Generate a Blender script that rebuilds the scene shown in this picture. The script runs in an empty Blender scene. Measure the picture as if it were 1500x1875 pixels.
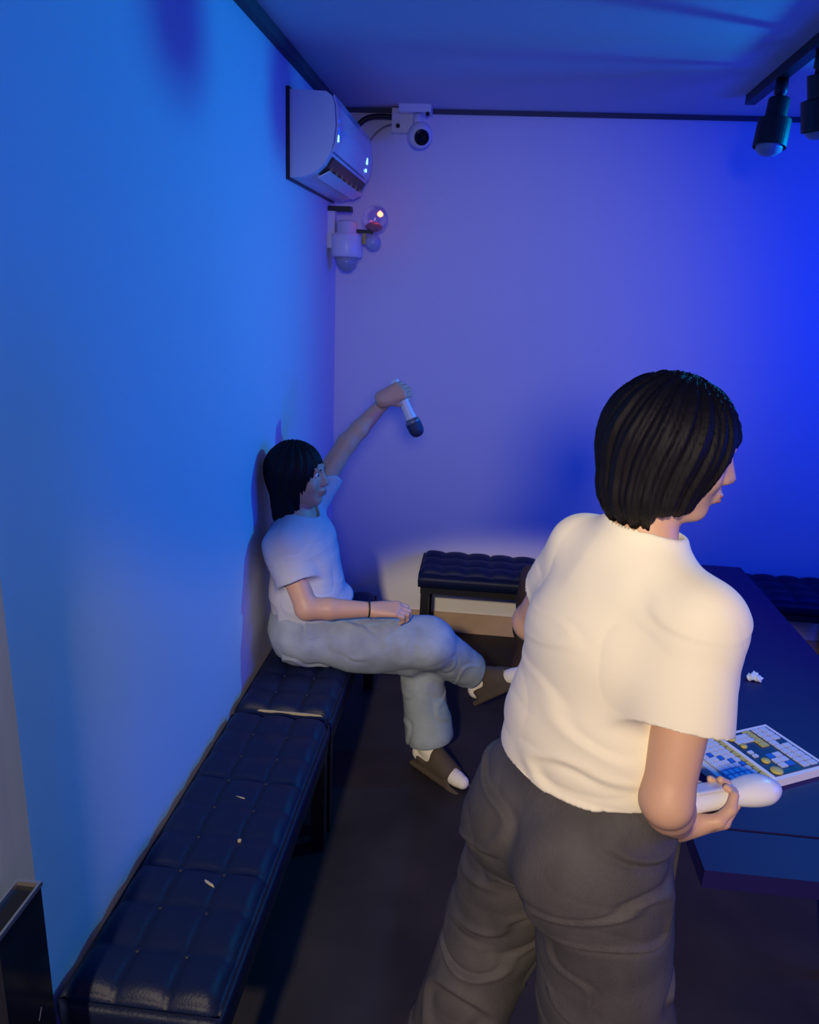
import bpy, bmesh, math, random
import numpy as np
from mathutils import Vector, Matrix
random.seed(4)
SC = bpy.context.scene
COL = SC.collection

# ------------------------------------------------------------------ camera
def cam_axes(yaw, pitch, roll):
    cy, sy = math.cos(yaw), math.sin(yaw); cp, sp = math.cos(pitch), math.sin(pitch)
    f = Vector((-sy*cp, cy*cp, -sp)); r = Vector((cy, sy, 0)); u = r.cross(f)
    c, s = math.cos(roll), math.sin(roll)
    return c*r+s*u, -s*r+c*u, f
r_, u_, f_ = cam_axes(math.radians(5.2), math.radians(16.3), math.radians(2.4))
cd = bpy.data.cameras.new('camera'); cam = bpy.data.objects.new('camera', cd); COL.objects.link(cam)
cd.sensor_fit = 'HORIZONTAL'; cd.sensor_width = 36; cd.lens = 36*1420/1500; cd.clip_start = .02
m = Matrix.Identity(4)
for i in range(3):
    m[i][0], m[i][1], m[i][2] = r_[i], u_[i], -f_[i]
m.translation = Vector((0, 0, 1.7)); cam.matrix_world = m
SC.camera = cam

# ------------------------------------------------------------------ world, lights, exposure
vs = SC.view_settings
SC.display_settings.display_device = 'sRGB'
vs.view_transform = 'Standard'; vs.look = 'None'; vs.gamma = 1; vs.exposure = 0; vs.use_curve_mapping = False
w = bpy.data.worlds.new('world'); SC.world = w; w.use_nodes = True
w.node_tree.nodes['Background'].inputs[0].default_value = (0, .01, 1, 1)
w.node_tree.nodes['Background'].inputs[1].default_value = .36

def lamp(name, kind, loc, target, power, color, **kw):
    l = bpy.data.lights.new(name, kind); l.energy = power; l.color = color
    for k, v in kw.items(): setattr(l, k, v)
    o = bpy.data.objects.new(name, l); COL.objects.link(o); o.location = loc
    o.rotation_euler = (Vector(target)-Vector(loc)).to_track_quat('-Z', 'Y').to_euler()
    return o
# azure stage spot on the far right of the ceiling track, washing the left wall
lamp('azure_spot', 'SPOT', (1.75, 3.0, 2.2), (-.72, 1.45, 1.42), 100.0, (0.000, 0.42, 1.000), spot_size=math.radians(88), spot_blend=.9, shadow_soft_size=.05)
# royal blue stage light at the right, washing the back wall
lamp('royal_lamp', 'SPOT', (2.3, 2.5, 1.9), (.6, 3.67, 1.3), 76.0, (0.000, 0.008, 1.000), spot_size=math.radians(120), spot_blend=1, shadow_soft_size=.12)
# blue screen glow over table and ceiling
lamp('blue_wash', 'AREA', (2.45, 1.6, 1.5), (0, 2.2, 1.6), 24.0, (0.000, 0.050, 1.000), shape='RECTANGLE', size=1.0, size_y=.6)
# warm corridor downlight behind the photographer, its beam cut off low
lamp('corridor_light', 'SPOT', (-.45, -2.4, 3.0), (.08, 1.28, -.06), 640.0, (1.000, 0.80, 0.49), spot_size=math.radians(35.4), spot_blend=.14, shadow_soft_size=.10)
# unseen warm fill added to lift the middle of the back wall
lamp('back_wall_fill', 'SPOT', (.15, -.75, 1.95), (.02, 3.6, 1.45), 82.0, (1.000, 0.90, 0.78), spot_size=math.radians(37), spot_blend=1, shadow_soft_size=.2)

# ------------------------------------------------------------------ materials
MATS = {}
def mat(name, col, rough=.6, metal=0, bump=0, bscale=60, var=0, vscale=8, emit=None, estr=0, trans=0, spec=.5,
        sss=0, stretch=(1, 1, 1), coat=0, alpha=1, sheen=0):
    if name in MATS: return MATS[name]
    mt = bpy.data.materials.new(name); mt.use_nodes = True
    nt = mt.node_tree; b = nt.nodes['Principled BSDF']
    b.inputs['Base Color'].default_value = (*col, 1); b.inputs['Roughness'].default_value = rough
    b.inputs['Metallic'].default_value = metal; b.inputs['Specular IOR Level'].default_value = spec
    b.inputs['Transmission Weight'].default_value = trans; b.inputs['Coat Weight'].default_value = coat
    b.inputs['Alpha'].default_value = alpha; b.inputs['Sheen Weight'].default_value = sheen
    if sss:
        b.inputs['Subsurface Weight'].default_value = sss; b.inputs['Subsurface Scale'].default_value = .006
        b.inputs['Subsurface Radius'].default_value = (1, .35, .2)
    tc = nt.nodes.new('ShaderNodeTexCoord'); mp = nt.nodes.new('ShaderNodeMapping')
    mp.inputs['Scale'].default_value = stretch
    nt.links.new(tc.outputs['Object'], mp.inputs[0])
    if bump:
        n = nt.nodes.new('ShaderNodeTexNoise'); n.inputs['Scale'].default_value = bscale; n.inputs['Detail'].default_value = 4
        bp = nt.nodes.new('ShaderNodeBump'); bp.inputs['Strength'].default_value = bump; bp.inputs['Distance'].default_value = .004
        nt.links.new(mp.outputs[0], n.inputs[0]); nt.links.new(n.outputs[0], bp.inputs['Height']); nt.links.new(bp.outputs[0], b.inputs['Normal'])
    if var:
        n2 = nt.nodes.new('ShaderNodeTexNoise'); n2.inputs['Scale'].default_value = vscale; n2.inputs['Detail'].default_value = 5
        nt.links.new(mp.outputs[0], n2.inputs[0])
        mx = nt.nodes.new('ShaderNodeMix'); mx.data_type = 'RGBA'
        mx.inputs[6].default_value = (*[max(0, c*(1-var)) for c in col], 1); mx.inputs[7].default_value = (*[min(1, c*(1+var)) for c in col], 1)
        rp = nt.nodes.new('ShaderNodeMapRange'); rp.inputs[1].default_value = .3; rp.inputs[2].default_value = .7
        nt.links.new(n2.outputs[0], rp.inputs[0]); nt.links.new(rp.outputs[0], mx.inputs[0]); nt.links.new(mx.outputs[2], b.inputs['Base Color'])
    if emit:
        b.inputs['Emission Color'].default_value = (*emit, 1); b.inputs['Emission Strength'].default_value = estr
    MATS[name] = mt
    return mt
M_WALL = mat('wall_paint', (.74, .74, .76), .75, bump=.05, bscale=120)
M_CEIL = mat('ceiling_paint', (.62, .62, .66), .85, bump=.05, bscale=80)
M_TRIM = mat('trim_gap_shade', (.05, .055, .07), .6)  # moulding whose dark tone paints in the shaded gap along the ceiling
M_BASE = mat('baseboard_wood', (.50, .36, .25), .5, var=.15, vscale=5)
M_FLOOR = mat('floor_dark', (.027, .023, .025), .6, bump=.12, bscale=35, var=.35, vscale=3.5, spec=.3)
M_JAMB = mat('jamb_laminate', (.78, .55, .36), .6, var=.1, vscale=3, stretch=(6, 6, .5))
M_LEATHER = mat('navy_leather', (.005, .010, .040), .5, bump=.25, bscale=180, spec=.28)
M_BLACK = mat('black_metal', (.010, .010, .014), .45)
M_TABLE = mat('table_navy', (.010, .007, .085), .55, spec=.3)
M_FOAM_GLINT = mat('foam_and_glint', (.42, .38, .25), .9)
M_WPLAS = mat('white_plastic', (.78, .78, .78), .35)
M_GREY = mat('grey_metal', (.25, .25, .27), .4, metal=.6)
M_SILVER = mat('silver_trim', (.6, .6, .62), .25, metal=.9)
M_GLOSSB = mat('gloss_black', (.008, .008, .010), .15)
M_SKIN = mat('skin', (.62, .37, .24), .5, bump=.04, bscale=300, sss=.12)
M_HAIR = mat('hair_black', (.005, .004, .005), .62, spec=.25, bump=.5, bscale=90, stretch=(1, 1, .08))
M_TEE = mat('cream_tee', (.84, .79, .62), .85, bump=.08, bscale=400, sheen=.1)
M_TEE2 = mat('pale_blue_tee', (.50, .52, .56), .85, bump=.1, bscale=400)
M_DENIM = mat('light_denim', (.29, .35, .40), .85, bump=.25, bscale=260, var=.16, vscale=14)
M_DENIM2 = mat('charcoal_denim', (.064, .060, .062), .8, bump=.3, bscale=260, var=.3, vscale=11, stretch=(1, 1, .55))
M_SOCK = mat('sock_white', (.78, .76, .72), .9, bump=.2, bscale=300)
M_SLIP = mat('slipper_brown', (.075, .058, .045), .8, bump=.1, bscale=150)
M_EYE = mat('eye_white', (.75, .73, .7), .2)
M_LIP = mat('lip', (.45, .16, .13), .45)
M_GLASS = mat('clear_dome', (.9, .92, 1), .05, trans=.92, spec=.5)
M_RED = mat('red_led', (1, .1, .05), .4, emit=(1, .12, .05), estr=9)
M_CYAN = mat('cyan_led_glint', (.4, .9, 1), .4, emit=(.25, .8, 1), estr=2.4)
M_GLINTB = mat('blue_glint', (.0, .05, 1), .4, emit=(.0, .06, 1), estr=1.2)  # glow put in for a reflection on the air conditioner, not an LED
M_MESH = mat('mic_grille', (.05, .06, .12), .45, metal=.6, bump=.8, bscale=260)
M_MICB = mat('mic_white', (.72, .74, .78), .3)
M_BAG = mat('bag_brown', (.055, .035, .025), .7, bump=.2, bscale=60)

# ------------------------------------------------------------------ object helpers
def link(name, me, m, parent=None, smooth=True):
    o = bpy.data.objects.new(name, me); COL.objects.link(o)
    if m: me.materials.append(m)
    if parent: o.parent = parent
    if smooth:
        for p in me.polygons: p.use_smooth = True
    return o
def tag(o, label=None, cat=None, group=None, kind=None):
    if label: o['label'] = label
    if cat: o['category'] = cat
    if group: o['group'] = group
    if kind: o['kind'] = kind
    return o
def empty(name, loc, label, cat, group=None, rz=0):
    o = bpy.data.objects.new(name, None); COL.objects.link(o); o.location = loc; o.rotation_euler = (0, 0, rz)
    o.empty_display_size = .1
    return tag(o, label, cat, group)
def bm_obj(name, bm, m, parent=None, smooth=False, bevel=0, seg=2):
    if bevel:
        bmesh.ops.bevel(bm, geom=[e for e in bm.edges if e.is_manifold and e.calc_face_angle(0) > .5], offset=bevel, segments=seg, affect='EDGES', profile=.6)
    bmesh.ops.recalc_face_normals(bm, faces=bm.faces)
    me = bpy.data.meshes.new(name); bm.to_mesh(me); bm.free()
    return link(name, me, m, parent, smooth)
def add_box(bm, lo, hi, mtx=None):
    vs_ = [bm.verts.new((x, y, z)) for x in (lo[0], hi[0]) for y in (lo[1], hi[1]) for z in (lo[2], hi[2])]
    if mtx:
        for v in vs_: v.co = mtx @ v.co
    for f in ((0, 1, 3, 2), (4, 6, 7, 5), (0, 4, 5, 1), (2, 3, 7, 6), (0, 2, 6, 4), (1, 5, 7, 3)):
        bm.faces.new([vs_[i] for i in f])
    return bm
def box(name, lo, hi, m, parent=None, bevel=0, seg=2, mtx=None):
    return bm_obj(name, add_box(bmesh.new(), lo, hi, mtx), m, parent, bevel=bevel, seg=seg, smooth=False)
def lathe(name, prof, m, parent=None, loc=(0, 0, 0), axis=(0, 0, 1), n=32, smooth=True):
    """prof: list of (radius, height) along axis"""
    q = Vector((0, 0, 1)).rotation_difference(Vector(axis)).to_matrix()
    bm = bmesh.new(); rings = []
    for r, h in prof:
        if r < 1e-6: rings.append([bm.verts.new(q @ Vector((0, 0, h))+Vector(loc))])
        else: rings.append([bm.verts.new(q @ Vector((r*math.cos(2*math.pi*i/n), r*math.sin(2*math.pi*i/n), h))+Vector(loc)) for i in range(n)])
    for a, b in zip(rings, rings[1:]):
        for i in range(n):
            j = (i+1) % n
            if len(a) == 1 and len(b) == 1: break
            if len(a) == 1: bm.faces.new((a[0], b[i], b[j]))
            elif len(b) == 1: bm.faces.new((a[i], a[j], b[0]))
            else: bm.faces.new((a[i], a[j], b[j], b[i]))
    for rg, s in ((rings[0], 1), (rings[-1], 1)):
        if len(rg) > 1: bm.faces.new(rg)
    o = bm_obj(name, bm, m, parent, smooth=smooth)
    return o
def tube(name, pts, rad, m, parent=None, n=12):
    cu = bpy.data.curves.new(name, 'CURVE'); cu.dimensions = '3D'; cu.bevel_depth = rad; cu.bevel_resolution = 3
    sp = cu.splines.new('NURBS'); sp.points.add(len(pts)-1); sp.use_endpoint_u = True; sp.order_u = 3
    for p, q in zip(sp.points, pts): p.co = (*q, 1)
    cu.use_fill_caps = True; cu.resolution_u = 8
    t = bpy.data.objects.new(name+'_tmp', cu); COL.objects.link(t)
    dg = bpy.context.evaluated_depsgraph_get(); me = bpy.data.meshes.new_from_object(t.evaluated_get(dg))
    bpy.data.objects.remove(t); me.name = name
    me.materials.clear()
    return link(name, me, m, parent)
def prism(name, poly, y0, y1, m, parent=None, bevel=0, smooth=False):
    """poly in (x,z), extruded along y"""
    bm = bmesh.new()
    a = [bm.verts.new((x, y0, z)) for x, z in poly]; b = [bm.verts.new((x, y1, z)) for x, z in poly]
    bm.faces.new(a); bm.faces.new(b[::-1])
    for i in range(len(poly)):
        j = (i+1) % len(poly); bm.faces.new((a[i], b[i], b[j], a[j]))
    return bm_obj(name, bm, m, parent, bevel=bevel, smooth=smooth)

# ------------------------------------------------------------------ implicit-surface sculpting toolkit
V = lambda *a: np.array(a, float)
def nrm(v): v = np.asarray(v, float); return v/np.linalg.norm(v)
class SDF:
    def __init__(s, lo, hi, h):
        s.lo = np.array(lo, float); s.h = h
        s.n = np.ceil((np.array(hi)-s.lo)/h).astype(int)+1
        s.F = np.full(s.n, .05, np.float32)
        s.ax = [s.lo[i]+h*np.arange(s.n[i]) for i in range(3)]
    def _sl(s, lo, hi):
        a = np.maximum(np.floor((np.array(lo)-s.lo)/s.h).astype(int), 0); b = np.minimum(np.ceil((np.array(hi)-s.lo)/s.h).astype(int)+1, s.n)
        if (b <= a).any(): return None, None
        sl = tuple(slice(a[i], b[i]) for i in range(3))
        g = np.meshgrid(*[s.ax[i][sl[i]] for i in range(3)], indexing='ij')
        return sl, np.stack(g, -1).astype(np.float32)
    def add(s, prim, k=.01, op='u'):
        fn, lo, hi = prim
        mg = max(k, .004)+.02
        sl, P = s._sl(np.array(lo)-mg, np.array(hi)+mg)
        if sl is None: return s
        d = fn(P).astype(np.float32); a = s.F[sl]
        if op == 'u': hh = np.maximum(k-np.abs(a-d), 0)/k; s.F[sl] = np.minimum(a, d)-hh*hh*k/4
        elif op == 's': d = -d; hh = np.maximum(k-np.abs(a-d), 0)/k; s.F[sl] = np.maximum(a, d)+hh*hh*k/4
        return s
    def cut(s, p, n):
        """remove everything on the side n points to"""
        p = np.array(p, float); n = nrm(n)
        X = (s.ax[0]-p[0])[:, None, None]*n[0]+(s.ax[1]-p[1])[None, :, None]*n[1]+(s.ax[2]-p[2])[None, None, :]*n[2]
        s.F = np.maximum(s.F, X.astype(np.float32)); return s
    def merge(s, o, k=.02):
        d = o.F; hh = np.maximum(k-np.abs(s.F-d), 0)/k; s.F = np.minimum(s.F, d)-hh*hh*k/4; return s
    def like(s):
        o = object.__new__(SDF); o.__dict__.update(s.__dict__); o.F = np.full(s.n, .05, np.float32); return o
    def mesh(s, name):
        F = s.F; S = F < 0
        S[0], S[-1], S[:, 0], S[:, -1], S[:, :, 0], S[:, :, -1] = (False,)*6
        F = np.where(S, F, np.maximum(F, 1e-5))
        nx, ny, nz = F.shape
        c = [S[i:nx-1+i, j:ny-1+j, k:nz-1+k] for i in (0, 1) for j in (0, 1) for k in (0, 1)]
        cnt = sum(x.astype(np.int8) for x in c)
        cells = np.argwhere((cnt > 0) & (cnt < 8))
        idx = np.full((nx, ny, nz), -1, np.int64); idx[cells[:, 0], cells[:, 1], cells[:, 2]] = np.arange(len(cells))
        acc = np.zeros((len(cells), 3)); num = np.zeros(len(cells))
        for a in range(3):
            o1, o2 = [x for x in range(3) if x != a]
            for p in (0, 1):
                for q in (0, 1):
                    off = np.zeros(3, int); off[o1] = p; off[o2] = q
                    A = cells+off; B = A.copy(); B[:, a] += 1
                    fa = F[A[:, 0], A[:, 1], A[:, 2]]; fb = F[B[:, 0], B[:, 1], B[:, 2]]
                    x = (fa < 0) != (fb < 0); t = np.where(x, fa/np.where(x, fa-fb, 1), 0)
                    pt = off[None, :].repeat(len(cells), 0).astype(float); pt[:, a] = t
                    acc[x] += pt[x]; num[x] += 1
        Vv = (cells+acc/num[:, None])*s.h+s.lo
        quads = []
        for a in range(3):
            b, c_ = (a+1) % 3, (a+2) % 3
            hi = [slice(0, None)]*3; lo = [slice(0, None)]*3
            lo[a] = slice(0, -1); hi[a] = slice(1, None)
            D = S[tuple(lo)] != S[tuple(hi)]
            E = np.argwhere(D)
            E = E[(E[:, b] > 0) & (E[:, c_] > 0)]
            ins = S[E[:, 0], E[:, 1], E[:, 2]]
            def at(db, dc):
                e = E.copy(); e[:, b] += db; e[:, c_] += dc; return idx[e[:, 0], e[:, 1], e[:, 2]]
            q = np.stack([at(-1, -1), at(0, -1), at(0, 0), at(-1, 0)], 1)
            q[~ins] = q[~ins][:, ::-1]
            quads.append(q)
        Q = np.concatenate(quads); Q = Q[(Q >= 0).all(1)]
        return Vv, Q
def normals(Vv, Q):
    n = np.cross(Vv[Q[:, 2]]-Vv[Q[:, 0]], Vv[Q[:, 3]]-Vv[Q[:, 1]]); N = np.zeros_like(Vv)
    for i in range(4): np.add.at(N, Q[:, i], n)
    return N/np.maximum(np.linalg.norm(N, axis=1, keepdims=True), 1e-12)
def sdf_obj(name, s, m, parent=None, disp=None, origin=None):
    Vv, Q = s.mesh(name)
    if disp is not None:
        N = normals(Vv, Q); Vv = Vv+N*disp(Vv, N)[:, None]
    me = bpy.data.meshes.new(name)
    me.vertices.add(len(Vv)); me.vertices.foreach_set('co', Vv.ravel())
    me.loops.add(len(Q)*4); me.polygons.add(len(Q))
    me.loops.foreach_set('vertex_index', Q.ravel().astype(np.int32))
    me.polygons.foreach_set('loop_start', (np.arange(len(Q))*4).astype(np.int32))
    me.update(calc_edges=True); me.validate()
    o = link(name, me, m, parent)
    return o
def cone(a, b, ra, rb):
    a, b = np.array(a, float), np.array(b, float); d = b-a; L = max(d@d, 1e-9)
    def fn(P):
        q = P-a; t = np.clip(q@d/L, 0, 1)
        return np.linalg.norm(q-t[..., None]*d, axis=-1)-(ra+(rb-ra)*t)
    r = max(ra, rb)
    return fn, np.minimum(a, b)-r, np.maximum(a, b)+r
def seg(a, b, ra, rb, side):
    """elliptical section tube; ra=(r_side, r_other)"""
    a, b = np.array(a, float), np.array(b, float); d = b-a; L = d@d; dn = d/math.sqrt(L)
    sd = np.array(side, float); sd = nrm(sd-dn*(sd@dn)); ot = np.cross(dn, sd)
    def fn(P):
        q = P-a; t = np.clip(q@d/L, 0, 1); o = q-t[..., None]*d
        r1 = ra[0]+(rb[0]-ra[0])*t; r2 = ra[1]+(rb[1]-ra[1])*t; mn = np.minimum(r1, r2)
        return (np.sqrt(((o@sd)/r1)**2+((o@ot)/r2)**2+((o@dn)/mn)**2)-1)*mn
    r = max(*ra, *rb)
    return fn, np.minimum(a, b)-r, np.maximum(a, b)+r
def ell(c, rad, ax=None):
    c = np.array(c, float); A = np.eye(3) if ax is None else np.array(ax, float); rad = np.array(rad, float)
    def fn(P):
        q = (P-c)@A.T; k0 = np.linalg.norm(q/rad, axis=-1); k1 = np.linalg.norm(q/rad**2, axis=-1)
        return k0*(k0-1)/np.maximum(k1, 1e-6)
    r = rad.max()
    return fn, c-r, c+r
def rbox(c, half, r, ax=None):
    c = np.array(c, float); A = np.eye(3) if ax is None else np.array(ax, float); half = np.array(half, float)
    def fn(P):
        q = np.abs((P-c)@A.T)-(half-r)
        return np.linalg.norm(np.maximum(q, 0), axis=-1)+np.minimum(q.max(-1), 0)-r
    rr = np.linalg.norm(half)
    return fn, c-rr, c+rr
def wav(P, k, ph=0, warp=.6):
    k = np.array(k, float)
    w1 = np.sin(P@np.array([17., 11., -9.])+ph)*warp+np.sin(P@np.array([-31., 23., 19.])+2*ph)*warp*.6
    return np.sin(P@k+ph+w1)
_LAT = np.random.RandomState(7).rand(32, 32, 32).astype(np.float32)
def vn(P, fr, ph=0.):
    """smooth lattice noise in -1..1"""
    q = P*np.array(fr, float)+ph+100; i = np.floor(q).astype(int); f = q-i; f = f*f*(3-2*f); r = 0
    for a in (0, 1):
        for b in (0, 1):
            for c in (0, 1):
                wgt = (f[:, 0] if a else 1-f[:, 0])*(f[:, 1] if b else 1-f[:, 1])*(f[:, 2] if c else 1-f[:, 2])
                r = r+wgt*_LAT[(i[:, 0]+a) % 32, (i[:, 1]+b) % 32, (i[:, 2]+c) % 32]
    return r*2-1
def ridge(P, fr, ph=0., M=None):
    """cloth creases: broad rounded folds with narrow valleys"""
    if M is not None: P = P@np.array(M, float).T
    P = P+.02*np.stack([vn(P, (9, 9, 9), 3), vn(P, (9, 9, 9), 9), vn(P, (9, 9, 9), 17)], 1)
    return np.sqrt(np.abs(vn(P, fr, ph))+.02)-.6
def fold_lines(P, fr, ph=0., wd=.10):
    """sharp pinched folds along the zero lines of a stretched noise"""
    P = P+.03*np.stack([vn(P, (7, 7, 7), 23), vn(P, (7, 7, 7), 29), vn(P, (7, 7, 7), 37)], 1)
    a = vn(P, fr, ph); m = np.clip(vn(P, (5, 5, 5), ph+50)+.45, 0, 1)
    return m*(np.exp(-((a-.10)/wd)**2)-.8*np.exp(-((a+.10)/wd)**2))
def crease(x, p=2.2):
    """sharp valleys, rounded tops"""
    return 1-2*np.abs(x)**p if False else (1-np.abs(x))**p

# anatomy -----------------------------------------------------------
def hand(W, f, n, side, curls, thumb=(.6, .5, .6), sc=.95):
    """W wrist, f palm direction, n palm normal; side 'L'/'R' -> thumb direction t"""
    W = np.array(W, float); f = nrm(f); n = np.array(n, float); n = nrm(n-f*(n@f))
    t = np.cross(n, f) if side == 'L' else np.cross(f, n)
    out = []
    offs = [.027, .009, -.009, -.026]; base = [.084, .088, .083, .074]
    lens = [(.040, .025, .020), (.044, .028, .021), (.041, .026, .020), (.032, .020, .017)]
    def rot(a): return f*math.cos(a)+n*math.sin(a)
    for i in range(4):
        b = W+(f*base[i]+t*offs[i])*sc
        out.append((cone(W+t*offs[i]*.6*sc, b, .015*sc, .0105*sc), .014))
        a = 0; p = b
        cu = curls[i] if isinstance(curls[0], (tuple, list)) else curls
        for j in range(3):
            a += math.radians(cu[j]); q = p+rot(a)*lens[i][j]*sc
            out.append((cone(p, q, (.0092-.0008*j)*sc, (.0086-.0009*j)*sc), .003)); p = q
    b0 = W+(f*.02+t*.018+n*.006)*sc; b1 = W+(f*.052+t*.042+n*.016)*sc
    out.append((cone(b0, b1, .016*sc, .012*sc), .014))
    d1 = nrm(f*thumb[0]+t*.15+n*thumb[1]); p2 = b1+d1*.030*sc; d2 = nrm(f*.35-t*.15+n*thumb[2]); p3 = p2+d2*.025*sc
    out.append((cone(b1, p2, .0112*sc, .0098*sc), .006)); out.append((cone(p2, p3, .0098*sc, .0082*sc), .004))
    return out
def head_prims(c, f, up, sc=.95):
    c = np.array(c, float); f = nrm(f); s = nrm(np.cross(f, up)); u = np.cross(s, f)
    A = np.array([s, f, u]); P = lambda a, b, d: c+(s*a+f*b+u*d)*sc
    o = [(ell(c, V(.074, .092, .094)*sc, A), .01), (ell(P(0, .022, -.05), V(.060, .068, .070)*sc, A), .02),
         (ell(P(0, .062, -.098), V(.026, .022, .019)*sc, A), .02),
         (cone(P(0, .088, .004), P(0, .103, -.032), .009*sc, .0115*sc), .012),
         (cone(P(-.011, .096, -.036), P(.011, .096, -.036), .008*sc, .008*sc), .006),
         (cone(P(-.034, .082, .018), P(.034, .082, .018), .010*sc, .010*sc), .012),
         (ell(P(0, .090, -.062), V(.022, .011, .010)*sc, A), .008),
         (ell(P(0, .088, -.072), V(.018, .010, .008)*sc, A), .006)]
    for q in (-1, 1):
        o.append((ell(P(.040*q, .060, -.035), V(.022, .022, .022)*sc, A), .015))
        o.append((ell(P(.077*q, -.005, -.015), V(.009, .018, .030)*sc, A), .006))
    sub = [(ell(P(.031*q, .094, .000), V(.016, .012, .011)*sc, A), .010) for q in (-1, 1)]
    eyes = [P(.031*q, .078, .000) for q in (-1, 1)]
    return o, sub, eyes, P, A
def build(s, items):
    for p, k in items: s.add(p, k)
    return s
def face_extras(body, eyes, P, A, f, sc=.95):
    for e in eyes:
        ey = lathe('eye', [(0, -.0104*sc)]+[(.0104*sc*math.sin(a), -.0104*sc*math.cos(a)) for a in np.linspace(.3, math.pi-.3, 9)]+[(0, .0104*sc)], M_EYE, body, loc=e, axis=f, n=16)
        lathe('iris', [(0, .0), (.0052*sc, .0), (.0050*sc, .0012), (0, .0020)], M_HAIR, ey, loc=np.array(e)+nrm(f)*.0094*sc, axis=f, n=16)
    s = SDF(P(0, .09, -.066)-.035, P(0, .09, -.066)+.035, .0018)
    s.add(ell(P(0, .0925, -.0625), V(.021, .0105, .0055)*sc, A), .002); s.add(ell(P(0, .0915, -.0715), V(.018, .0105, .0065)*sc, A), .002)
    sdf_obj('lips', s, M_LIP, body)
    for q in (-1, 1):
        s = SDF(P(.033*q, .09, .020)-.03, P(.033*q, .09, .020)+.03, .0018)
        s.add(cone(P(.018*q, .092, .016), P(.036*q, .087, .022), .003, .0028), .002); s.add(cone(P(.036*q, .087, .022), P(.05*q, .074, .018), .0028, .0015), .003)
        sdf_obj('eyebrow', s, M_HAIR, body)

# ------------------------------------------------------------------ room shell
XL, XR, YB, ZC, YN = -.72, 2.6, 3.67, 2.426, 1.040
tag(box('floor', (-2.0, -1.6, -.1), (XR+.1, YB+.1, 0), M_FLOOR), kind='structure')
tag(box('ceiling', (-2.0, -.4, ZC), (XR+.1, YB+.1, ZC+.1), M_CEIL), kind='structure')
tag(box('wall_left', (XL-.12, YN, 0), (XL, YB, ZC), M_WALL), kind='structure')
tag(box('wall_back', (XL-.12, YB, 0), (XR+.1, YB+.1, ZC), M_WALL), kind='structure')
tag(box('wall_right', (XR, -.2, 0), (XR+.1, YB, ZC), M_WALL), kind='structure')
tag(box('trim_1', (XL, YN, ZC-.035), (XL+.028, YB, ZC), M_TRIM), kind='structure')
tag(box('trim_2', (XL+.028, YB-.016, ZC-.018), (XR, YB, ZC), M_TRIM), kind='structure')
tag(box('baseboard_back', (XL, YB-.014, 0), (XR, YB, .105), M_BASE, bevel=.003), kind='structure')
tag(box('baseboard_left', (XL, YN, 0), (XL+.014, YB-.014, .105), M_BASE, bevel=.003), kind='structure')
tag(box('trim_3', (XL-.30, .55, 0), (XL+.018, YN-.022, ZC), M_JAMB, bevel=.004), kind='structure')

# ------------------------------------------------------------------ benches (length along local y, width along x)
def cushion_mesh(W, L, z0, z1, nx, ny):
    """tufted pad: box skin whose top bulges between button points"""
    bm = bmesh.new(); NX, NY = 42, 120
    def top(u, v):
        e = min(u, 1-u)*W; g = min(v, 1-v)*L
        ed = (1-min(1, e/.03))**2*.022+(1-min(1, g/.03))**2*.022
        a = abs(math.sin(math.pi*u*nx)); b = abs(math.sin(math.pi*v*ny))
        return z1-ed-.013*(1-(a*b)**.35*.9)-.004*(1-a)-.003*(1-b)
    gr = [[bm.verts.new(((i/NX-.5)*W, (j/NY-.5)*L, top(i/NX, j/NY))) for j in range(NY+1)] for i in range(NX+1)]
    for i in range(NX):
        for j in range(NY): bm.faces.new((gr[i][j], gr[i+1][j], gr[i+1][j+1], gr[i][j+1]))
    ring = [gr[i][0] for i in range(NX)]+[gr[NX][j] for j in range(NY)]+[gr[i][NY] for i in range(NX, 0, -1)]+[gr[0][j] for j in range(NY, 0, -1)]
    prev = ring
    for dz, g in ((.012, 1.012), (.5, 1.02), (.97, 1.01), (1, .985)):
        zz = z1-.03-(z1-.03-z0)*dz
        cur = [bm.verts.new((v.co.x*g if abs(v.co.x) > W*.499 else v.co.x, v.co.y*(1+(g-1)*W/L) if abs(v.co.y) > L*.499 else v.co.y, zz)) for v in ring]
        for i in range(len(ring)):
            j = (i+1) % len(ring); bm.faces.new((prev[i], cur[i], cur[j], prev[j]))
        prev = cur
    bm.faces.new(prev)
    return bm
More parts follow.
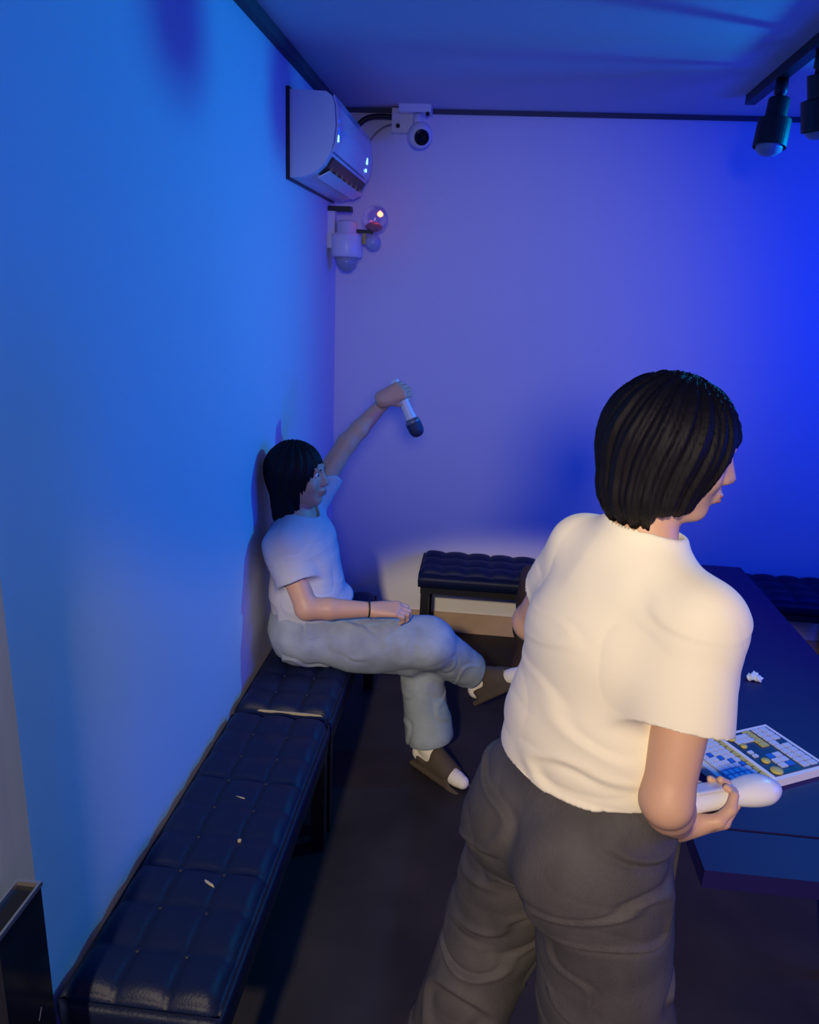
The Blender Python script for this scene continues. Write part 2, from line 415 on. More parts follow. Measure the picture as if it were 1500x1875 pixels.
def bench(loc, rz, label, W=.30, L=.99, H=.45, tufts=(3, 9), worn_and_glint=()):
    root = empty('bench', loc, label, 'bench', None, rz)
    st = bm_obj('seat', cushion_mesh(W, L, H-.095, H, *tufts), M_LEATHER, root, smooth=True)
    bm = bmesh.new()
    for sx in (-1, 1): add_box(bm, (sx*(W/2-.012)-.012, -L/2+.01, H-.125), (sx*(W/2-.012)+.012, L/2-.01, H-.096))
    for sy in (-1, 1): add_box(bm, (-W/2+.024, sy*(L/2-.022)-.012, H-.125), (W/2-.024, sy*(L/2-.022)+.012, H-.096))
    bm_obj('frame', bm, M_BLACK, root)
    for sx in (-1, 1):
        for sy in (-1, 1):
            box('leg', (sx*(W/2-.022)-.02, sy*(L/2-.032)-.02, 0), (sx*(W/2-.022)+.02, sy*(L/2-.032)+.02, H-.126), M_BLACK, root, bevel=.003)
    for i in range(1, tufts[0]):
        for j in range(1, tufts[1]):
            x, y = (i/tufts[0]-.5)*W, (j/tufts[1]-.5)*L
            lathe('button', [(0, H-.0225), (.007, H-.021), (.008, H-.0185), (.005, H-.0155), (0, H-.015)], M_LEATHER, root, loc=(x, y, 0), n=12)
    for (x, y, z, lx, ly, ang) in worn_and_glint:
        bm = bmesh.new()
        n = 14; vsx = []
        for q in range(n):
            a = 2*math.pi*q/n; r = 1+random.uniform(-.35, .35)
            vsx.append((x+(math.cos(a)*lx*math.cos(ang)-math.sin(a)*ly*math.sin(ang))*r, y+(math.cos(a)*lx*math.sin(ang)+math.sin(a)*ly*math.cos(ang))*r))
        a_ = [bm.verts.new((p[0], p[1], z-.008)) for p in vsx]; b_ = [bm.verts.new((p[0]*.9+x*.1, p[1]*.9+y*.1, z)) for p in vsx]
        bm.faces.new(b_)
        for q in range(n): bm.faces.new((a_[q], a_[(q+1) % n], b_[(q+1) % n], b_[q]))
        tag(bm_obj('tear_glint_patch', bm, M_FOAM_GLINT, root), 'pale patch: torn leather with foam, painted highlight at the near end')
    return root
BX = XL+.012+.155
bench((BX, 1.545, 0), 0, 'tufted black leather bench along the left wall, nearest to the viewer', worn_and_glint=[(.01, .08, .4465, .014, .0022, -.2), (.05, -.06, .438, .004, .003, 0), (.03, -.21, .4465, .016, .003, -.4), (.105, -.478, .430, .030, .006, .0)])  # last patch paints the highlight on the near end as a pale strip
b2 = bench((BX, 2.56, 0), 0, 'black leather bench along the left wall that the seated person sits on', worn_and_glint=[(.03, -.489, .427, .10, .0022, 0)])
bench((.245, YB-.165, 0), math.pi/2, 'black bench against the back wall between the two people', worn_and_glint=[])
bench((1.27, YB-.165, 0), math.pi/2, 'black bench against the back wall at right, seen past the table')

# ------------------------------------------------------------------ tables
TX0, TX1, TY0, TY1, TH = .455, 1.03, 1.225, 2.95, .70
tb = empty('table', ((TX0+TX1)/2, (TY0+TY1)/2, 0), 'long black table at right carrying the white song remote', 'table')
hx, hy = (TX1-TX0)/2, (TY1-TY0)/2
box('table_top', (-hx, -hy+.127, TH-.038), (hx, hy, TH), M_TABLE, tb, bevel=.003)
tag(box('table_top', (-hx, -hy, TH-.038), (hx+.02, -hy+.12, TH), M_TABLE, tb, bevel=.003), 'narrow end leaf in front of the seam')
for sx in (-1, 1):
    box('apron', (sx*(hx-.06)-.012, -hy+.05, TH-.07), (sx*(hx-.06)+.012, hy-.05, TH-.038), M_BLACK, tb)
    for yy in (-hy+.50, hy-.08):
        lx_ = sx*(hx-(.09 if sx < 0 else .022))
        box('leg', (lx_-.02, yy-.02, 0), (lx_+.02, yy+.02, TH-.039), mat('table_leg_grey', (.07, .07, .075), .45), tb, bevel=.002)

# ------------------------------------------------------------------ air conditioner on left wall
ac = empty('air_conditioner', (XL, 3.17, 2.17), 'white wall-mounted air conditioner high on the left wall', 'air conditioner')
prof = [(0, .135), (.135, .130), (.152, .118), (.162, .09), (.166, .03), (.160, -.02), (.148, -.06), (.128, -.092), (.098, -.118), (.05, -.134), (0, -.137)]
prism('housing', prof, -.385, .385, M_WPLAS, ac, bevel=.004)
prism('front_panel', [(.153, .118), (.164, .09), (.168, .03), (.162, -.02), (.151, -.052), (.160, -.05), (.170, -.02), (.176, .03), (.172, .09), (.159, .124)], -.372, .372, mat('ac_gloss', (.62, .68, .8), .15), ac)
bk = box('back_gasket', (-.0, -.392, -.142), (.012, .392, .142), M_BLACK, ac)
vent = prism('air_outlet', [(.150, -.062), (.128, -.094), (.102, -.118), (.106, -.121), (.134, -.098), (.155, -.066)], -.34, .34, M_BLACK, ac)
for k in range(7): box('vane', (.113, -.30+k*.1-.002, -.112), (.140, -.30+k*.1+.002, -.086), M_GREY, vent)
prism('louver', [(.098, -.126), (.138, -.106), (.141, -.109), (.100, -.131)], -.34, .34, M_WPLAS, ac)
box('display_glint', (.171, .24, -.002), (.1755, .262, .022), M_CYAN, ac, bevel=.001)
box('indicator_glint', (.168, .24, -.032), (.1725, .256, -.020), M_CYAN, ac, bevel=.001)
box('display_glint', (.168, -.368, -.018), (.1735, -.352, .002), M_CYAN, ac, bevel=.001)  # glowing tile standing for a lamp's reflection on the curved near corner
box('indicator_glint', (.170, -.368, .006), (.1755, -.354, .05), M_GLINTB, ac, bevel=.001)  # blue part of that painted reflection, made to glow

# ------------------------------------------------------------------ camera, cable and party light in the back-left corner
cc = empty('security_camera', (-.39, YB, 2.40), 'white dome security camera at the top of the back wall, left corner', 'security camera')
box('bracket', (-.085, -.055, -.075), (.03, 0, .02), M_WPLAS, cc, bevel=.012, seg=3)
box('mount_plate', (-.05, -.11, -.005), (.085, -.0, .026), M_WPLAS, cc, bevel=.006)
lathe('camera_ball', [(0, -.052)]+[(.052*math.sin(a), -.052*math.cos(a)) for a in np.linspace(.25, math.pi-.25, 14)]+[(0, .052)], M_WPLAS, cc, loc=(.045, -.12, -.095), axis=(.25, -1, -.35))
ln = lathe('lens', [(0, 0), (.030, 0), (.031, .012), (.026, .016), (.012, .010), (0, .012)], M_GLOSSB, cc, loc=Vector((.045, -.12, -.095))+Vector((.25, -1, -.35)).normalized()*.042, axis=(.25, -1, -.35))
lathe('neck', [(.018, 0), (.022, .03), (.018, .06)], M_WPLAS, cc, loc=(.03, -.085, -.07), axis=(0, -.1, 1))
for p in ((-.058, -.056, -.050), (.072, -.108, -.012)): lathe('screw', [(0, 0), (.009, 0), (.008, .006), (0, .008)], M_BLACK, cc, loc=p, axis=(0, -1, 0), n=16)
tag(tube('cable', [(-.68, YB-.02, 2.29), (-.64, YB-.03, 2.34), (-.59, YB-.03, 2.385), (-.52, YB-.03, 2.392), (-.47, YB-.03, 2.388)], .011, M_BLACK), 'thick black cable curving from behind the air conditioner to the security camera', 'cable')
tag(tube('cable', [(-.66, YB-.012, 2.21), (-.60, YB-.012, 2.25), (-.56, YB-.012, 2.32), (-.50, YB-.012, 2.362), (-.47, YB-.02, 2.36)], .0035, M_GREY), 'thin grey wire looping below the thick black cable', 'cable')

pl = empty('party_light', (-.64, 3.5, 1.86), 'white party light with clear dome and red glow, below the air conditioner', 'light')
box('wall_arm', (-.08, -.02, .03), (-.05, .02, .15), M_WPLAS, pl, bevel=.004)
box('arm_plate', (-.08, -.025, .13), (.02, .025, .15), M_BLACK, pl, bevel=.003)
lathe('base', [(0, -.055), (.064, -.055), (.068, -.045), (.068, .028), (.060, .040), (.045, .046), (.045, .085), (.030, .095), (0, .095)], M_WPLAS, pl, loc=(-.0, 0, 0))
lathe('lower_cap', [(0, -.115), (.02, -.112), (.042, -.09), (.052, -.056), (0, -.056)], mat('smoky_cap', (.35, .37, .42), .3), pl)
box('yoke', (.04, -.012, .045), (.115, .012, .06), M_BLACK, pl, bevel=.004)
box('clamp', (.070, -.010, .0), (.084, .010, .05), mat('brass', (.35, .25, .08), .35, metal=.7), pl, bevel=.002)
dome = lathe('glass_dome', [(0, -.055)]+[(.055*math.sin(a), -.055*math.cos(a)) for a in np.linspace(.2, math.pi-.2, 14)]+[(0, .055)], M_GLASS, pl, loc=(.125, -.02, .105))
lathe('red_bulb', [(0, -.010), (.009, -.005), (.010, .003), (0, .012)], M_RED, dome, loc=(.142, -.03, .118), n=16)
lathe('emitter', [(0, -.03), (.022, -.03), (.026, -.01), (.012, .0), (0, .0)], mat('amber_plate', (.35, .12, .08), .4), dome, loc=(.12, -.015, .095), n=20)
lathe('lower_lens', [(0, -.034)]+[(.034*math.sin(a), -.034*math.cos(a)) for a in np.linspace(.2, math.pi-.2, 12)]+[(0, .034)], mat('frost_lens', (.55, .6, .75), .25, trans=.4), pl, loc=(.115, -.0, .012))
box('mount', (-.08, -.03, -.02), (-.06, .03, .05), M_WPLAS, pl, bevel=.003)

# ------------------------------------------------------------------ ceiling track with lamps
tr = empty('ceiling_track', (.88, 2.6, ZC), 'black lighting track running across the ceiling at top right', 'light track')
box('rail', (-.018, -1.2, -.034), (.018, .70, 0), M_BLACK, tr, bevel=.003, mtx=Matrix.Rotation(math.radians(-2), 4, 'Z'))
def track_lamp(loc, tilt, label):
    r = empty('track_lamp', loc, label, 'lamp', 'track lamps')
    lathe('stem', [(0, 0), (.020, 0), (.020, -.045), (.014, -.05), (.014, -.075), (0, -.075)], M_BLACK, r, n=20)
    ax = Vector(tilt).normalized(); p0 = Vector((0, 0, -.060))
    hd = lathe('lamp_head', [(0, 0), (.033, 0), (.034, .004), (.034, .062), (.052, .066), (.053, .150), (.049, .150), (.047, .120), (0, .115)], M_BLACK, r, loc=p0, axis=ax, n=32, smooth=False)
    lathe('bulb', [(0, .11), (.030, .118), (.044, .14), (.042, .158), (.028, .172), (0, .178)], mat('frosted_bulb', (.35, .42, .5), .35, trans=.2), hd, loc=p0, axis=ax, n=24)
    return r
track_lamp((.892, 2.92, ZC-.034), (-.10, -.12, -1), 'black track lamp pointing down with a pale bulb, whole in view')
track_lamp((.895, 2.60, ZC-.034), (.25, .15, -1), 'black track lamp cut off by the right edge of the photo')

# ------------------------------------------------------------------ box at lower left
bx = empty('bin', (-.677, .885, 0), 'narrow glossy black bin with silver rim at the near end of the left wall', 'bin')
box('body', (.0, -.055, 0), (.037, .055, .775), M_GLOSSB, bx, bevel=.002)
bm = bmesh.new()
add_box(bm, (-.002, -.057, .775), (.002, .057, .783)); add_box(bm, (.035, -.057, .775), (.039, .057, .783)); add_box(bm, (.002, .051, .775), (.035, .057, .783)); add_box(bm, (.002, -.057, .775), (.035, -.051, .783))
bm_obj('rim', bm, M_SILVER, bx)
for (y, z, a) in ((.018, .56, .5), (-.005, .52, .5)):
    mm = Matrix.Translation((.0372, y, z)) @ Matrix.Rotation(-a, 4, 'X')
    tag(box('scratch', (-.0005, -.001, -.010), (.0005, .001, .010), M_SILVER, bx, mtx=mm), 'pale scratch')

# ------------------------------------------------------------------ bag by the back bench
bag = empty('bag', (.345, 3.22, 0), 'dark brown bag standing in front of the back bench, behind the standing person', 'bag')
s = SDF((-.2, -.14, -.01), (.2, .14, .62), .006)
s.add(rbox((0, 0, .27), (.145, .085, .27), .06), .01); s.add(rbox((0, -.075, .16), (.10, .035, .12), .03), .02)
sdf_obj('bag_body', s, M_BAG, bag, disp=lambda v, n: .006*wav(v, (9, 20, 34), 1)+.004*wav(v, (-40, 12, 22), 2))
tube('handle', [(-.06, 0, .52), (-.055, 0, .60), (0, 0, .64), (.055, 0, .60), (.06, 0, .52)], .010, M_BAG, bag)

# ------------------------------------------------------------------ song remote on the table
ux = nrm(V(.225, .119, 0)); uy = np.cross(V(0, 0, 1), ux)     # long axis, short axis (away from viewer)
RC = V(.648, 1.590, .7)
dev = empty('song_remote', RC, 'large white song remote with keypad panels lying on the black table', 'remote control', rz=math.atan2(ux[1], ux[0]))
LX, LY = .134, .090
box('case', (-LX, -LY, .001), (LX, LY, .020), M_WPLAS, dev, bevel=.008, seg=4)
M_NAVY = mat('panel_navy', (.01, .015, .08), .4); M_KEY = mat('key_white', (.55, .62, .75), .5); M_KEYY = mat('key_yellow', (.55, .48, .10), .5)
M_KEYB = mat('key_blue', (.02, .12, .55), .5); M_PALE = mat('panel_pale', (.30, .38, .60), .5)
box('letter_panel', (-LX+.014, -LY+.012, .0195), (-.040, LY-.010, .0215), M_PALE, dev, bevel=.001)
box('yellow_strip', (-.041, -LY+.012, .0195), (-.029, LY-.010, .0225), mat('strip_olive', (.05, .05, .06), .5), dev)
box('menu_panel', (-.018, -LY+.010, .0195), (LX-.010, LY-.010, .0215), M_NAVY, dev, bevel=.001)
box('divider', (-.028, -LY+.006, .0195), (-.020, LY-.006, .0255), M_WPLAS, dev, bevel=.002)
kbase = {}
def key(x, y, sx, sy, m):
    k = (round(sx, 4), round(sy, 4), m.name)
    if k not in kbase:
        o = box('key', (-sx/2, -sy/2, 0), (sx/2, sy/2, .0035), m, dev, bevel=.0012); kbase[k] = o
        o.location = (x, y, .0214)
    else:
        o = kbase[k].copy(); COL.objects.link(o); o.parent = dev; o.location = (x, y, .0214)
    return o
for i in range(5):
    for j in range(10): key(-LX+.023+i*.0155, -LY+.020+j*.0162, .0115, .0125, M_KEY if (i+j) % 7 else M_KEYB)
for j in range(8): key(-.035, -LY+.022+j*.0200, .0085, .015, M_KEYY)
# menu side: groups of pale keys, yellow block, round yellow dials
for i in range(3):
    for j in range(2): key(-.004+i*.018+.012, .062-j*.016, .0155, .0135, M_KEY)
for j in range(4): key(.056, .070-j*.0165, .020, .014, M_KEYY)
for j in range(9):
    key(.084, .070-j*.0172, .018, .014, M_KEY)
    if j != 3: key(.107, .070-j*.0172, .018, .014, M_KEY)
for i in range(2):
    for j in range(3): key(.034+i*.021, -.020-j*.0175, .018, .014, M_KEY if (i, j) != (0, 0) and (i, j) != (1, 2) else M_KEYB)
for (x, y, r) in ((.002, .066, .012), (.004, -.066, .014), (.010, -.030, .010), (.006, .030, .008)):
    lathe('dial', [(0, 0), (r, 0), (r, .003), (r*.8, .005), (0, .005)], M_KEYY, dev, loc=(x, y, .0214), n=24)
for j in range(2): key(.002, .006-j*.014, .012, .009, M_KEY)

# crumpled wrapper on the table
s = SDF((.75, 1.96, .69), (.82, 2.04, .745), .0025)
s.add(ell((.776, 2.0, .709), (.013, .011, .009)), .004); s.add(ell((.794, 1.995, .708), (.012, .008, .008)), .004); s.add(ell((.785, 2.006, .714), (.009, .009, .008)), .004)
tag(sdf_obj('crumpled_wrapper', s, mat('wrapper', (.6, .72, .85), .35, bump=.6, bscale=140), disp=lambda v, n: .0025*np.sign(wav(v, (300, 240, 190), 1))*.5+.002*wav(v, (400, -300, 350), 2)), 'small crumpled pale blue wrapper alone on the black table', 'wrapper')

# ------------------------------------------------------------------ seated person
def seated():
    H = .0036
    hc = V(-.600, 2.45, 1.090); hf = nrm(V(1, -.10, .05)); up = V(-.05, 0, 1)
    hp, hs, eyes, P, A = head_prims(hc, hf, up, .93)
    y = V(0, 1, 0)
    pel = V(-.575, 2.44, .545)
    rs, ls = V(-.620, 2.335, .872), V(-.585, 2.565, .965)
    rel, rw = V(-.530, 2.285, .680), V(-.325, 2.345, .668)
    lel, lw = V(-.475, 2.66, 1.155), V(-.362, 2.735, 1.290)
    rh, lh = V(-.560, 2.375, .535), V(-.560, 2.530, .530)
    rk, ra = V(-.140, 2.440, .520), V(.040, 2.600, .325)
    lk, la = V(-.175, 2.510, .440), V(-.118, 2.475, .092)
    chest = V(-.595, 2.455, .85); waist = V(-.575, 2.44, .66)
    s = SDF((-.74, 2.15, -.005), (.24, 2.86, 1.45), H)
    build(s, [(seg(pel, waist, (.150, .095), (.125, .085), y), .02), (seg(waist, chest, (.125, .085), (.150, .095), y), .03),
              (seg(chest, V(-.60, 2.45, .92), (.15, .09), (.09, .065), y), .03),
              (cone(V(-.605, 2.45, .90), V(-.607, 2.45, 1.02), .050, .047), .03)])
    build(s, hp)
    for p, k in hs: s.add(p, k, 's')
    build(s, [(cone(V(-.60, 2.40, .885), rs, .05, .045), .02), (cone(rs, rel, .043, .036), .02), (cone(rel, rel+(rw-rel)*.35, .037, .036), .015), (cone(rel+(rw-rel)*.35, rw, .036, .024), .01),
              (cone(V(-.60, 2.50, .91), ls, .05, .045), .03), (cone(ls, lel, .042, .034), .02), (cone(lel, lel+(lw-lel)*.35, .034, .033), .015), (cone(lel+(lw-lel)*.35, lw, .033, .023), .01)])
    for hj, k_, an in ((rh, rk, ra), (lh, lk, la)):
        build(s, [(cone(hj, k_, .080, .056), .03), (cone(k_, k_+(an-k_)*.35, .052, .052), .02), (cone(k_+(an-k_)*.35, an, .052, .034), .02)])
    build(s, hand(rw+V(.008, 0, 0), V(1, .12, .06), V(.0, .45, -1), 'R', (30, 60, 40), (.8, .25, .3), .92))
    # mic: axis from tail to head
    ax = nrm(V(.100, -.030, -.190)); M0 = V(-.302, 2.725, 1.338)
    f = nrm(V(1, .02, .50)); f = nrm(f-ax*(f@ax)); n = nrm(np.cross(f, ax));
    if n[1] < 0: n = -n
    W = M0-f*.064-n*.030
    s.add(cone(lw, W, .023, .022), .012)
    build(s, hand(W, f, n, 'L', (62, 82, 55), (.75, .75, .5), .92))
    # feet
    rf = nrm(V(.120, -.07, .115)); lf = nrm(V(.76, -.62, -.06))
    for an, ff in ((ra, rf), (la, lf)):
        uu = nrm(V(0, 0, 1)-ff*ff[2]); h0 = an-ff*.035-uu*.045; t0 = an+ff*.145-uu*.055
        build(s, [(cone(h0, t0, .030, .022), .02), (cone(an, an+ff*.07-uu*.04, .035, .028), .02), (cone(t0-ff*.03, t0+ff*.02, .026, .020), .01)])
    body = tag(sdf_obj('person', s, M_SKIN), 'seated person with black hair, pale blue tee and light jeans, legs crossed, raising a microphone', 'person')
    face_extras(body, eyes, P, A, hf, .93)
    # hair
    s = SDF(hc-V(.14, .14, .32), hc+V(.14, .14, .14), .0034)
    s.add(ell(P(0, -.012, .012), V(.090, .104, .104)*.93, A), .01)
    s.add(seg(P(0, -.028, .0), P(0, -.034, -.155), (.088, .076), (.078, .052), A[0]), .03)
    s.add(seg(P(0, -.05, -.12), P(0, -.062, -.24), (.062, .030), (.035, .014), A[0]), .02)
    s.add(ell(P(0, .125, -.055), V(.066, .088, .100)*.93, A), .012, 's')
    s.add(ell(P(0, .07, -.13), V(.055, .07, .07), A), .012, 's')
    def hd(v, n):
        q = (v-hc)@A.T; a = np.arctan2(q[:, 0], q[:, 1]); return .0016*np.sin(a*46+3*np.sin(q[:, 2]*30))+.0024*np.sin(a*17+2*np.sin(q[:, 2]*22))
    sdf_obj('hair', s, M_HAIR, body, disp=hd)
    # tee
    s = SDF((-.74, 2.15, .52), (-.25, 2.80, 1.06), H)
    build(s, [(seg(V(-.572, 2.44, .585), V(-.572, 2.44, .68), (.160, .112), (.150, .108), y), .02), (seg(V(-.572, 2.44, .68), V(-.588, 2.455, .85), (.150, .108), (.170, .112), y), .03),
              (seg(V(-.588, 2.455, .85), V(-.60, 2.45, .925), (.168, .108), (.085, .070), y), .03),
              (seg(V(-.50, 2.45, .80), V(-.485, 2.45, .66), (.085, .035), (.11, .05), y), .04),
              (ell(V(-.47, 2.48, .645), (.055, .11, .030)), .03)])
    for base, a, e, fr in ((V(-.60, 2.40, .885), rs, rel, .56), (V(-.60, 2.50, .91), ls, lel, .50)):
        q = s.like(); d = nrm(e-a); c_ = a+(e-a)*fr
        build(q, [(cone(base, a, .062, .060), .03), (cone(a, c_+d*.02, .060, .063), .03)])
        q.cut(c_, d); q.add(cone(c_-d*.025, c_+d*.03, .047, .054), .005, 's')
        s.merge(q, .03)
    s.add(cone(V(-.595, 2.45, .925), V(-.590, 2.45, 1.04), .062, .075), .01, 's')
    s.cut(V(-.57, 2.44, .595), V(-.1, 0, -1))
    sdf_obj('t_shirt', s, M_TEE2, body, disp=lambda v, n: .004*ridge(v, (12, 9, 16), 2)+.005*fold_lines(v, (9, 9, 14), 8, .16)+.003*vn(v, (14, 14, 20), 5))
    # jeans
    s = SDF((-.74, 2.20, .02), (.20, 2.80, .78), H)
    build(s, [(seg(V(-.575, 2.44, .555), V(-.575, 2.44, .625), (.172, .120), (.155, .106), y), .02),
              (seg(rh, rk, (.098, .095), (.100, .088), y), .04), (seg(rk, rk+(ra-rk)*.80, (.088, .080), (.072, .070), y), .03),
              (seg(lh, lk, (.098, .088), (.082, .070), y), .03), (seg(lk, V(-.120, 2.470, .150), (.078, .070), (.096, .088), y), .02),
              (cone(V(-.40, 2.40, .49), V(-.20, 2.44, .455), .075, .060), .03)])
    d = nrm(ra-rk); e = rk+(ra-rk)*.86
    s.add(rbox(e+d*.06, (.1, .1, .06), .004, np.array([nrm(np.cross(d, y)), nrm(np.cross(d, np.cross(d, y))), d])), .005, 's'); s.add(cone(e-d*.03, e+d*.05, .054, .060), .004, 's')
    d = nrm(la-lk); e = V(-.118, 2.470, .125)
    s.add(rbox(e+d*.07, (.13, .13, .07), .004, np.array([nrm(np.cross(d, y)), nrm(np.cross(d, np.cross(d, y))), d])), .005, 's'); s.add(cone(e-d*.03, e+d*.05, .074, .082), .004, 's')
    sdf_obj('jeans', s, M_DENIM, body, disp=lambda v, n: .004*ridge(v, (15, 9, 13), 4)+.0055*fold_lines(v, (14, 8, 11), 4, .16)+.003*vn(v, (16, 16, 16), 1))
    # socks and slippers
    for an, ff in ((ra, rf), (la, lf)):
        uu = nrm(V(0, 0, 1)-ff*ff[2]); sd = np.cross(ff, uu); AX = np.array([ff, sd, uu])
        h0 = an-ff*.035-uu*.045; t0 = an+ff*.145-uu*.055
        s = SDF(an-.25, an+.25, .0034)
        up2 = nrm((rk-ra) if an is ra else (lk-la))
        build(s, [(cone(h0, t0, .033, .026), .02), (cone(an, an+ff*.07-uu*.04, .038, .031), .02), (cone(t0-ff*.03, t0+ff*.025, .030, .024), .01), (cone(an, an+up2*.05, .038, .038), .01)])
        s.cut(an+up2*.045, up2)
        sdf_obj('sock', s, M_SOCK, body)
        s = SDF(an-.25, an+.25, .0034)
        so = an-uu*.084+ff*.064
        s.add(rbox(so, (.118, .042, .009), .008, AX), .004); s.add(ell(so+ff*.085, (.045, .046, .010), AX), .01)
        build(s, [(cone(h0+ff*.03, t0-ff*.01, .041, .038), .02), (cone(an+ff*.04-uu*.015, an+ff*.09-uu*.035, .036, .032), .02)])
        s.add(cone(t0-ff*.018, t0+ff*.12, .035, .040), .004, 's'); s.add(rbox(t0+ff*.045+uu*.03, (.05, .07, .045), .02, AX), .01, 's')
        s.add(rbox(an-ff*.025+uu*.03, (.060, .07, .07), .02, AX), .01, 's')
        s.cut(an-uu*.093, -uu)
        sdf_obj('slipper', s, M_SLIP, body)
    # bracelet
    d = nrm(rw-rel); q = rel+(rw-rel)*.95
    bmx = bmesh.new(); R = Vector((0, 0, 1)).rotation_difference(Vector(d)).to_matrix()
    rings = []
    for i in range(32):
        a = 2*math.pi*i/32; cdir = R @ Vector((math.cos(a), math.sin(a), 0))
        rings.append([bmx.verts.new(Vector(q)+cdir*(.0265+.003*math.cos(b))+Vector(d)*.003*math.sin(b)) for b in np.linspace(0, 2*math.pi, 9)[:-1]])
    for i in range(32):
        for j in range(8): bmx.faces.new((rings[i][j], rings[(i+1) % 32][j], rings[(i+1) % 32][(j+1) % 8], rings[i][(j+1) % 8]))
    tag(bm_obj('bracelet', bmx, M_BLACK, body, smooth=True), 'thin black bracelet')
    # microphone
    tail = M0-ax*.045
    mic = empty('microphone', tail, 'white microphone with dark grille dangling from the raised hand', 'microphone')
    lathe('handle', [(0, 0), (.014, 0), (.0165, .004), (.017, .03), (.0185, .12), (.0205, .145), (.0205, .152), (0, .152)], M_MICB, mic, axis=ax)
    lathe('grille', [(0, .150), (.0215, .150), (.026, .158), (.0275, .175), (.0265, .195), (.020, .210), (.010, .216), (0, .217)], M_MESH, mic, axis=ax)
    lathe('collar', [(.0225, .150), (.0270, .160), (.0275, .166), (.0225, .168)], M_GREY, mic, axis=ax)
seated()

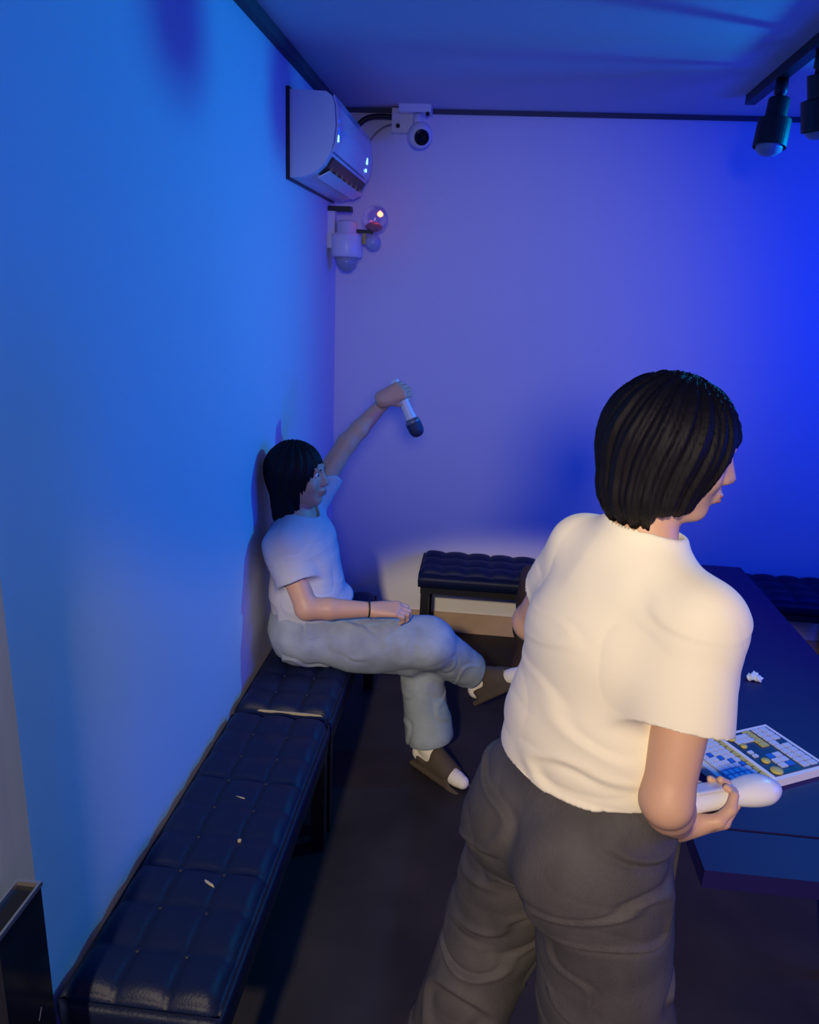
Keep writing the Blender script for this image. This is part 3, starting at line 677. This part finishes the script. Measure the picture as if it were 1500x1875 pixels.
# ------------------------------------------------------------------ standing person
def standing():
    H = .0042
    F = nrm(V(.80, .60, 0)); R = V(F[1], -F[0], 0); U = V(0, 0, 1)
    C = V(.196, 1.205, .80)
    L = lambda a, b, z: V(C[0], C[1], 0)+R*a+F*b+U*z
    nb = V(.272, 1.245, 1.33); sc_ = V(.258, 1.235, 1.235)
    rs, ls = sc_+R*.143-U*.01, sc_-R*.112+U*.03
    rel, rw = V(.315, 1.045, .965), V(.375, 1.170, .830)
    lel, lw = V(.128, 1.50, 1.04), V(.29, 1.58, 1.00)
    hc = V(.302, 1.25, 1.472); hf = nrm(V(.99, -.05, -.16)); up = V(.1, .02, 1)
    hp, hs, eyes, P, A = head_prims(hc, hf, up, .95)
    s = SDF((-.16, .92, -.005), (.66, 1.72, 1.60), H)
    wst = V(.212, 1.215, .96)
    rh, lh = L(.088, 0, .80), L(-.088, 0, .80)
    rk, ra = V(.300, 1.140, .44), V(.325, 1.125, .085)
    lk, la = V(.098, 1.330, .44), V(.010, 1.270, .100)
    build(s, [(seg(L(0, 0, .80), wst, (.160, .105), (.120, .085), R), .03), (seg(wst, V(.245, 1.23, 1.14), (.120, .085), (.150, .10), R), .03), (seg(V(.245, 1.23, 1.14), V(.262, 1.238, 1.25), (.150, .10), (.11, .07), R), .03),
              (cone(sc_, nb, .06, .050), .04), (cone(nb, P(0, -.02, -.06), .050, .050), .02)])
    build(s, hp)
    for p, k in hs: s.add(p, k, 's')
    for a, e, w_ in ((rs, rel, rw), (ls, lel, lw)):
        build(s, [(cone(sc_+(a-sc_)*.4, a, .055, .05), .03), (cone(a, e, .050, .037), .02), (cone(e, e+(w_-e)*.3, .036, .038), .02), (cone(e+(w_-e)*.3, w_, .038, .026), .01)])
    for hj, k_, an in ((rh, rk, ra), (lh, lk, la)):
        build(s, [(cone(hj, k_, .085, .058), .03), (cone(k_, an, .055, .036), .02), (cone(an-U*.03-F*.04, an-U*.045+F*.13, .033, .026), .02)])
    gdir = nrm(V(.93, .36, .02))
    build(s, hand(rw, V(.86, .50, -.08), V(-.10, .2, 1), 'R', (48, 62, 40), (.8, .6, .5), 1.0))
    build(s, hand(lw, V(.9, -.1, -.2), V(.1, -.9, -.2), 'L', (40, 50, 30), (.7, .4, .4), .97))
    body = tag(sdf_obj('person', s, M_SKIN), 'standing person seen from behind in cream tee and dark jeans, holding a white controller', 'person')
    face_extras(body, eyes, P, A, hf, .95)
    # bob hair
    s = SDF(hc-V(.17, .17, .24), hc+V(.17, .17, .15), .0038)
    s.add(ell(P(0, -.012, .010), V(.094, .106, .102), A), .01)
    s.add(seg(P(0, -.018, .0), P(0, -.022, -.070), (.098, .092), (.094, .080), A[0]), .03)
    s.add(ell(P(0, .135, -.075), V(.085, .098, .115), A), .012, 's')
    s.add(rbox(P(0, .10, -.155), (.15, .10, .05), .02, A), .015, 's')
    def hd(v, n):
        q = (v-hc)@A.T; a = np.arctan2(q[:, 0], q[:, 1]); return .0018*np.sin(a*50+3*np.sin(q[:, 2]*26))+.003*np.sin(a*19+2*np.sin(q[:, 2]*20))
    sdf_obj('hair', s, M_HAIR, body, disp=hd)
    # tee
    s = SDF((-.10, .98, .84), (.56, 1.62, 1.42), H)
    build(s, [(seg(V(.205, 1.205, .88), V(.218, 1.215, .98), (.166, .122), (.156, .114), R), .03), (seg(V(.218, 1.215, .98), V(.245, 1.23, 1.14), (.156, .114), (.160, .115), R), .04),
              (seg(V(.245, 1.23, 1.14), V(.260, 1.238, 1.255), (.160, .114), (.118, .080), R), .04), (cone(V(.262, 1.24, 1.25), nb+V(0, 0, -.01), .082, .068), .04)])
    for a, e, fr, r1 in ((rs, rel, .56, .080), (ls, lel, .50, .058)):
        q = s.like(); d = nrm(e-a); c_ = a+(e-a)*fr
        r0 = .066 if a is rs else .054
        build(q, [(cone(sc_+(a-sc_)*.4, a, .072, r0), .03), (cone(a, c_+d*.03, r0+.001, r1+.003), .03)])
        q.cut(c_, d); q.add(cone(c_-d*.03, c_+d*.05, r1-.014, r1-.007), .005, 's')
        s.merge(q, .04)
    s.add(cone(nb+V(.003, 0, -.01), nb+V(.008, .002, .08), .058, .080), .003, 's')
    s.cut(V(.19, 1.205, .918), V(.05, 0, -1)); s.cut(nb+V(0, 0, .012), V(.25, .05, 1))
    def fold(v, n):
        z = v[:, 2]; low = np.clip((1.10-z)/.16, 0, 1)
        low = low; up_ = np.clip((1.30-z)/.05, 0, 1)
        return up_*(.006*low*ridge(v, (5, 5, 26), 2)+.0065*(.35+low)*fold_lines(v, (5, 5, 19), 11, .16)+.005*(1-low)*ridge(v, (8, 8, 8), 5)+.004*vn(v, (9, 9, 9), 8))
    sdf_obj('t_shirt', s, M_TEE, body, disp=fold)
    # jeans
    s = SDF((-.16, .95, .04), (.52, 1.50, 1.0), H)
    build(s, [(seg(L(0, -.005, .79), V(.205, 1.21, .955), (.172, .122), (.140, .102), R), .03),
              (ell(L(.078, -.062, .775), (.095, .092, .11)), .04), (ell(L(-.072, -.062, .765), (.095, .092, .11)), .04),
              (cone(rh, rk-U*0-R*.012, .118, .118), .04), (cone(rk-R*.012, ra+U*.02, .118, .108), .03), (cone(lh, lk, .105, .100), .03), (cone(lk, la+U*.03, .100, .095), .03)])
    s.cut(V(.2, 1.2, .965), U); s.cut(V(0, 0, .055), -U)
    def fold2(v, n):
        g = np.clip((.925-v[:, 2])/.06, 0, 1)
        return g*(.004*ridge(v, (9, 9, 16), 6)+.0075*fold_lines(v, (6, 6, 17), 4, .13)+.003*vn(v, (14, 14, 22), 3))
    jn = sdf_obj('jeans', s, M_DENIM2, body, disp=fold2)
    for an in (ra, la):
        s = SDF(an-.26, an+.26, .005)
        build(s, [(cone(an-U*.045-F*.045, an-U*.05+F*.14, .040, .034), .02), (cone(an-U*.01, an-U*.03+F*.05, .043, .036), .02)])
        s.cut(V(0, 0, max(an[2]-.085, .004)), -U); s.cut(an+U*.02, U)
        sdf_obj('shoe', s, mat('shoe_black', (.03, .03, .03), .6), body)
    # held gadget: rounded white paddle
    n = nrm(V(-.10, .2, 1)); g0 = rw+nrm(V(.86, .50, -.08))*.045+n*.036
    AX = np.array([gdir, nrm(np.cross(n, gdir)), nrm(np.cross(gdir, np.cross(n, gdir)))])
    gad = empty('handheld_controller', g0, 'rounded white handheld controller gripped in the right hand of the standing person', 'controller')
    s = SDF((-.09, -.09, -.06), (.19, .13, .08), .003)
    gl = gdir*.095
    s.add(rbox(gdir*.050, (.095, .026, .016), .015, AX), .01); s.add(ell(gdir*.125, (.046, .034, .023), AX), .02)
    sdf_obj('shell', s, M_WPLAS, gad)
    s = SDF((-.09, -.09, -.06), (.19, .13, .08), .003)
    s.add(rbox(gdir*.03+AX[2]*.019, (.04, .018, .003), .002, AX), .001)
    sdf_obj('touch_strip', s, mat('pale_strip', (.6, .6, .7), .3), gad)
standing()
